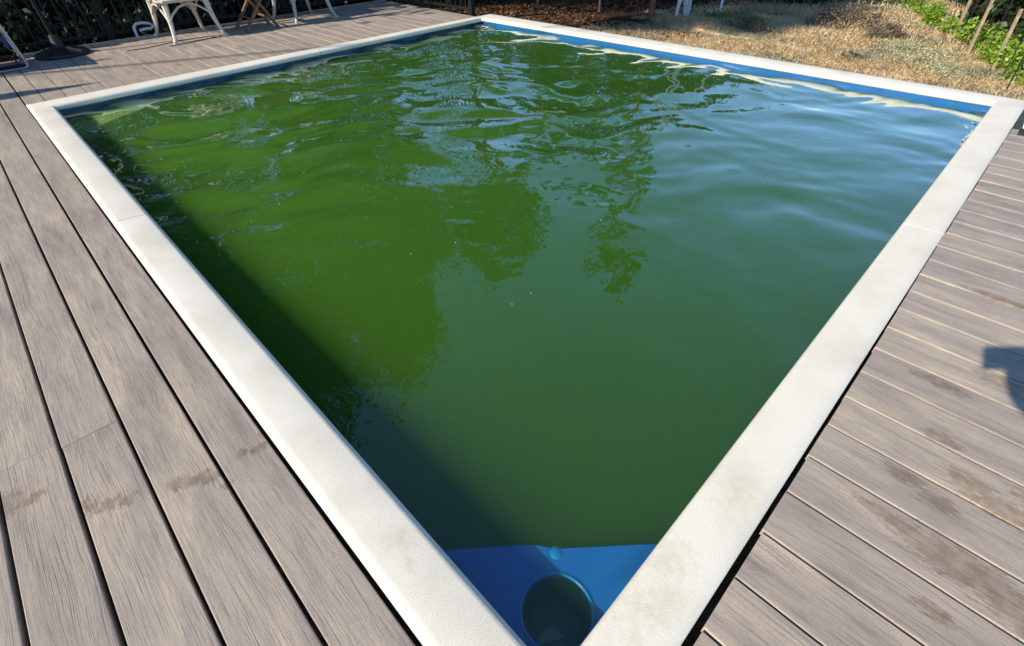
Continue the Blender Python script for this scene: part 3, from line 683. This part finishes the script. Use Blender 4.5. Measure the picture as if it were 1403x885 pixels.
# undergrowth on the far right, beyond the vines
DG = 'dark bushes in the woods'
bl = [(9.4, -.15, .9, 1.0, 'dark leafy bush behind the nearest vines, right edge'), (10.8, .1, 1.0, 1.1, 'dark bush behind the middle of the vine row'), (12.2, .55, 1.1, 1.1, 'dark bush behind the twin stakes'),
      (13.8, 1.1, 1.1, 1.1, 'dark bush behind the far end of the vine row'), (8.1, -.75, .7, .8, 'low dark bush at the right edge under bare twigs'), (12.0, -.8, 1.2, 1.2, 'dark bush at the upper right corner of the picture')]
for k, (x, y, rd, h, lb) in enumerate(bl): bush('bush', x, y, rd, h, 5200, 'leaf_dark', lb, 'bush', DG, .09, 40+k)
bl = [(8.3, 7.6, .9, .9, 'dark bush in the shade beyond the short fence'), (9.8, 5.6, .9, .9, 'dark bush behind the trellis in the shade'), (6.3, 7.4, .7, .8, 'dark bush next to the short fence'), (11.0, 4.0, .8, .7, 'dark bush at the far edge of the dry grass'),
      (5.6, 8.8, .9, .9, 'dark bush behind the fence corner'), (.2, 9.3, .6, .7, 'low dark bush behind the round parasol base and fence'), (-1.6, 8.8, .6, .6, 'low dark bush near the fence at the left edge'), (1.5, 8.9, .6, .5, 'low dark bush behind the cream armchair and fence'), (2.4, 9.9, .8, .6, 'low dark bush behind the folding chair and fence'), (-1.2, 9.8, .9, .7, 'low dark bush behind the recliner and fence'), (3.9, 9.4, .7, .5, 'low dark bush behind the right armchair and fence')]
for k, (x, y, rd, h, lb) in enumerate(bl): bush('bush', x, y, rd*1.25, h*1.4, 6500, 'leaf_dark', lb, 'bush', DG, .09, 60+k)
# bare branches among the right-hand bushes
for k, (x, y, lb) in enumerate([(8.6, .05, 'bare grey branch arching above the vines at the right'), (9.6, .35, 'bare grey branches leaning over the middle vines'), (7.8, -.35, 'bare twisted branch at the right edge')]):
    r_ = random.Random(90+k); mb = MB()
    for q in range(4):
        p = Vector((0, 0, 0)); pts = [p.copy()]; d = Vector((r_.uniform(-.3, .5), r_.uniform(-.4, .1), .9))
        for s_ in range(6): d = (d+Vector((r_.uniform(-.35, .35), r_.uniform(-.35, .25), r_.uniform(-.3, .15)))).normalized(); p = p+d*.22; pts.append(p.copy())
        mb.tube(pts, [.026, .022, .019, .015, .011, .008, .004], 6)
    o = mb.build('bare_branch', 'dry_twig', None, True); o.location = (x, y, G(x, y)-.05); tag(o, lb, 'branch', 'bare branches by the vines')
# vine row
vl = [(11.2, 1.95, 'far vine clump at the upper end of the row'), (10.3, 1.55, 'vine clump next to the far stake'), (9.5, 1.22, 'vine clump left of the twin wooden stakes'), (8.85, .86, 'vine clump right behind the twin stakes'), (8.25, .62, 'vine clump between the twin stakes and the middle stake'),
      (7.7, .42, 'bright vine clump at the middle wooden stake'), (7.2, .24, 'bright vine clump right of the middle stake'), (6.75, .10, 'bright vine clump at the nearest wooden stake'), (6.3, -.06, 'nearest vine clump at the right edge'), (5.95, -.25, 'vine clump cut by the right edge of the picture')]
for k, (x, y, lb) in enumerate(vl): bush('vine', x, y,  .20, .22, 1100, 'leaf_vine', lb, 'vine', 'green vines in a row', .036, 110+k)
# small plants in the dry grass
bush('shrub', 11.2, 2.75, .55, .42, 1800, 'leaf_green_shrub', 'green brown shrub at the top of the dry grass', 'shrub', None, .05, 130)
bush('shrub', 8.3, 2.05, .42, .25, 4500, 'leaf_brown', 'low dark mound of dry weeds in the sunny grass', 'shrub', None, .022, 131)
bush('shrub', 7.75, 1.5, .22, .16, 2200, 'leaf_brown', 'small dark weed clump right of the low dark mound', 'shrub', None, .02, 132)
bush('shrub', 6.95, 2.85, .3, .14, 3000, 'leaf_brown', 'brown weed clump near the pool in half shade', 'shrub', None, .02, 133)
bush('shrub', 6.1, 1.36, .08, .06, 120, 'leaf_brown', 'tiny dark weed tuft close to the coping', 'shrub', None, .03, 134)
bush('shrub', 7.5, 3.3, .4, .15, 2500, 'leaf_green_shrub', 'low green weed patch at the edge of the shade', 'shrub', None, .022, 135)
for k, (x, y, rd, lb) in enumerate([(7.2, 1.15, .28, 'pale sage green weed patch below the dark clump'), (6.55, .82, .26, 'pale sage green weed patch in the middle of the sunny grass'), (6.1, .5, .22, 'pale sage green weed patch near the right pool corner'), (7.0, .72, .2, 'small sage weed patch by the vines')]):
    bush('weed_patch', x, y, rd, .06, 1500, 'leaf_sage', lb, 'weeds', 'sage green weed patches', .016, 140+k)

# curved dry stick
pts = [(7.75, .9, -.2), (7.72, .98, -.12), (7.65, 1.07, -.1), (7.56, 1.12, -.12), (7.5, 1.16, -.2)]
o = MB().tube([(x, y, z+.0) for x, y, z in pts], .008, 6).build('stick', 'dry_twig', None, True); tag(o, 'dark curved stick arching in the dry grass', 'stick')
o = MB().tube([(8.0, .72, G(8, .7)+.02), (8.1, .8, G(8, .7)+.035), (8.25, .83, G(8, .7)+.03), (8.4, .8, G(8, .7)+.02)], .012, 6).build('stick', 'dry_twig', None, True); tag(o, 'brown stick lying by the foot of the stakes', 'stick')
# board lying in the woods behind the fence
o = MB().box(-1.4, 1.15, 12.45, 12.49, -.30, -.24).build('timber', 'board_pale'); tag(o, 'pale timber board lying in the woods behind the fence', 'timber')

# ------------------------------------------------------------------ dry grass: matted straw blades
def straw():
    r_ = np.random.default_rng(21); out = []
    def patch(n, x0, x1, y0, y1, hmin, hmax, wd, dens=None):
        x = x0+(x1-x0)*r_.random(n); y = y0+(y1-y0)*r_.random(n)
        k = ~((x < 4.985) & (y > -.16)) & ~((x < RX+.04) & (y < -.1)); 
        cl = np.sin(x*5.1+y*2.3)*np.sin(y*6.7-x*1.9)+.6*np.sin(x*13+y*7)*np.sin(y*11-x*5)
        k &= (cl+r_.random(n)*1.6) > .15
        if dens is not None: k &= r_.random(n) < dens(x, y)
        x = x[k]; y = y[k]; m_ = len(x); z = np.array([G(a, b) for a, b in zip(x, y)])+.0
        z += RG(x, y)-.004
        h = (hmin+(hmax-hmin)*r_.random(m_)**2); az = r_.random(m_)*6.28; tl = r_.random(m_)**.35*1.5
        d = np.stack([np.cos(az)*np.sin(tl), np.sin(az)*np.sin(tl), np.cos(tl)], 1)*h[:, None]
        s_ = np.stack([-np.sin(az), np.cos(az), np.zeros(m_)], 1)*wd*(.6+.8*r_.random(m_))[:, None]
        p = np.stack([x, y, z+r_.random(m_)*.012], 1)
        mid = p+d*.55; mid[:, 2] += h*.12
        V = np.stack([p-s_*.5, p+s_*.5, mid+s_*.4, p+d, mid-s_*.4], 1).reshape(-1, 3); return V
    sun = lambda x, y: np.clip(1.15-np.clip((y-2.6)/2.2, 0, .8), 0, 1)
    Vs = [patch(110000, 4.99, 7.2, -.6, 4.2, .015, .065, .0026, sun), patch(80000, 7.2, 10.5, -.2, 4.6, .025, .09, .0048, sun), patch(22000, 10.5, 16, .8, 6, .04, .14, .011, sun), patch(9000, RX, 6.5, -3, -.1, .03, .09, .004)]
    V = np.concatenate(Vs); n = len(V)//5; F = np.arange(n*5).reshape(n, 5)
    return npmesh('dry_grass', V, F, 'straw')
o = straw(); tag(o, 'sunlit dry straw coloured grass beyond the pool', 'grass', kind='stuff')
# fallen leaves
def litter():
    r_ = np.random.default_rng(31); n = 15000; x = 5.0+6*r_.random(n); y = 3.1+7*r_.random(n)
    x2 = -3.5+8.5*r_.random(9000); y2 = 7.85+4.5*r_.random(9000); x = np.concatenate([x, x2]); y = np.concatenate([y, y2])
    k = ~((x < 4.99) & (y < 7.75)); x = x[k]; y = y[k]; z = np.array([G(a, b) for a, b in zip(x, y)])+.012
    c = np.stack([x, y, z], 1); n = len(c); a = r_.random(n)*6.28; t_ = r_.normal(0, .35, (n, 2)); s_ = .015+.025*r_.random(n)
    u = np.stack([np.cos(a), np.sin(a), t_[:, 0]], 1)*s_[:, None]; v = np.stack([-np.sin(a), np.cos(a), t_[:, 1]], 1)*s_[:, None]*.6
    V = np.stack([c-u, c+v, c+u, c-v], 1).reshape(-1, 3); return npmesh('leaf_litter', V, np.arange(n*4).reshape(n, 4), 'litter')
M['litter'] = leaf_mat('litter', (.025, .014, .009), (.15, .072, .03), .1)
o = litter(); tag(o, 'brown fallen leaves and dry debris under the trees', 'leaf litter', kind='stuff')

# ------------------------------------------------------------------ phone and the person holding it (behind the picture, casting the shadow on the right deck)
ph = empty('phone', CAM); ph.rotation_euler = m.to_euler(); tag(ph, 'black phone held out level over the pool corner', 'phone')
MB().box(-.146, .024, -.040, .036, .006, .015).build('body', 'dark_plastic', ph)
for (x, y) in ((-.020, .02), (.010, -.02)): MB().lathe([(.0005, .0065), (.006, .0065), (.007, .004), (.0055, .0035)], 12, (x, y, 0)).build('lens', 'black_metal', ph)
fh = Vector((CF.x, CF.y, 0)).normalized(); lf = Vector((-fh.y, fh.x, 0))
base = Vector((CAM.x, CAM.y, 0))-fh*.56-lf*.10
def wp(f, l, z): return base+fh*f+lf*l+Vector((0, 0, z))
def skin(name, verts, edges, rad, mat, parent, sub=1, root=0):
    me = bpy.data.meshes.new(name); me.from_pydata([tuple(v) for v in verts], edges, []); me.materials.append(M[mat]); o = link(name, me, parent)
    if parent is not None: o.matrix_parent_inverse = Matrix.Translation(-parent.location)
    s_ = o.modifiers.new('skin', 'SKIN'); s_.use_smooth_shade = True
    for i, r_ in enumerate(rad):
        sv = me.skin_vertices[0].data[i]; sv.radius = (r_, r_) if not isinstance(r_, tuple) else r_; sv.use_root = (i == root)
    sb = o.modifiers.new('sub', 'SUBSURF'); sb.levels = sub; sb.render_levels = sub; return o
per = empty('person', tuple(base)); tag(per, 'person in dark shirt and shorts holding a phone with both hands', 'person')
V = [wp(0, 0, .90), wp(0, 0, 1.08), wp(.01, 0, 1.28), wp(.03, 0, 1.42), wp(.05, 0, 1.48), wp(.08, 0, 1.56), wp(.12, 0, 1.64)]; E = [(0, 1), (1, 2), (2, 3), (3, 4), (4, 5), (5, 6)]; Rr = [.15, .135, .15, .12, .055, .085, .085]
for s_ in (1, -1):
    k = len(V); V += [wp(0, s_*.1, .86), wp(.02, s_*.11, .48), wp(-.02, s_*.12, .09), wp(.06, s_*.13, .035), wp(.16, s_*.14, .028)]; E += [(0, k), (k, k+1), (k+1, k+2), (k+2, k+3), (k+3, k+4)]; Rr += [.095, .062, .042, .04, .032]
    k = len(V)
    hx = .075 if s_ > 0 else -.085
    phc = CAM-CR*(.055)+Vector((0, 0, 0)); hand = (phc+CR*.005-CF*.02-CU*.075) if s_ > 0 else phc-CR*(s_*(.088))-CF*.045-CU*.035
    V += [wp(.02, s_*.17, 1.38), wp(.14, .13 if s_ > 0 else -.24, 1.12), hand-fh*.05+Vector((0, 0, -.03)), hand]; E += [(3, k), (k, k+1), (k+1, k+2), (k+2, k+3)]; Rr += [.06, .042, .026, (.022, .034)]
    pk = k+3
    for q in range(4):
        b_ = len(V); up = CU*(.026-.019*q)+CU*.035
        k1 = hand+up-CR*(s_*.004)+CF*.012; k2 = k1+CF*.034+CR*(s_*-.006); k3 = k2+CR*(s_*.022)+CF*.006; k4 = k3+CR*(s_*(.016-.002*q))-CF*.010
        if s_ > 0:
            k1 = hand+CU*.030-CR*(.026-.018*q)-CF*.004; k2 = k1+CU*.03; k3 = k2+CU*.022+CF*.004; k4 = k3+CU*(.016-.003*abs(q-1))+CF*.004
        V += [k1, k2, k3, k4]; E += [(pk, b_), (b_, b_+1), (b_+1, b_+2), (b_+2, b_+3)]; Rr += [.010, .009, .0085, .007]
    b_ = len(V); V += [hand+CR*(s_*.014)+CU*.004, hand+CR*(s_*.034)+CU*.022+CF*.014, hand+CR*(s_*.048)+CU*.036+CF*.022]; E += [(pk, b_), (b_, b_+1), (b_+1, b_+2)]; Rr += [.013, .011, .009]
skin('body', V, E, Rr, 'skin', per, 2)
hd = skin('hair', [wp(.07, 0, 1.60), wp(.08, 0, 1.69), wp(.13, 0, 1.715)], [(0, 1), (1, 2)], [.085, .088, .075], 'hair', per, 2)
skin('shirt', [wp(0, 0, .84), wp(0, 0, 1.06), wp(.01, 0, 1.28), wp(.025, 0, 1.4), wp(.02, .17, 1.385), wp(.1, .215, 1.2), wp(.02, -.17, 1.385), wp(.1, -.215, 1.2)], [(0, 1), (1, 2), (2, 3), (3, 4), (4, 5), (3, 6), (6, 7)], [.178, .16, .165, .13, .075, .058, .075, .058], 'shirt', per, 2)
skin('shorts', [wp(0, 0, .93), wp(0, .1, .84), wp(.015, .11, .55), wp(0, -.1, .84), wp(.015, -.11, .55)], [(0, 1), (1, 2), (0, 3), (3, 4)], [.15, .105, .082, .105, .082], 'shorts', per, 2)
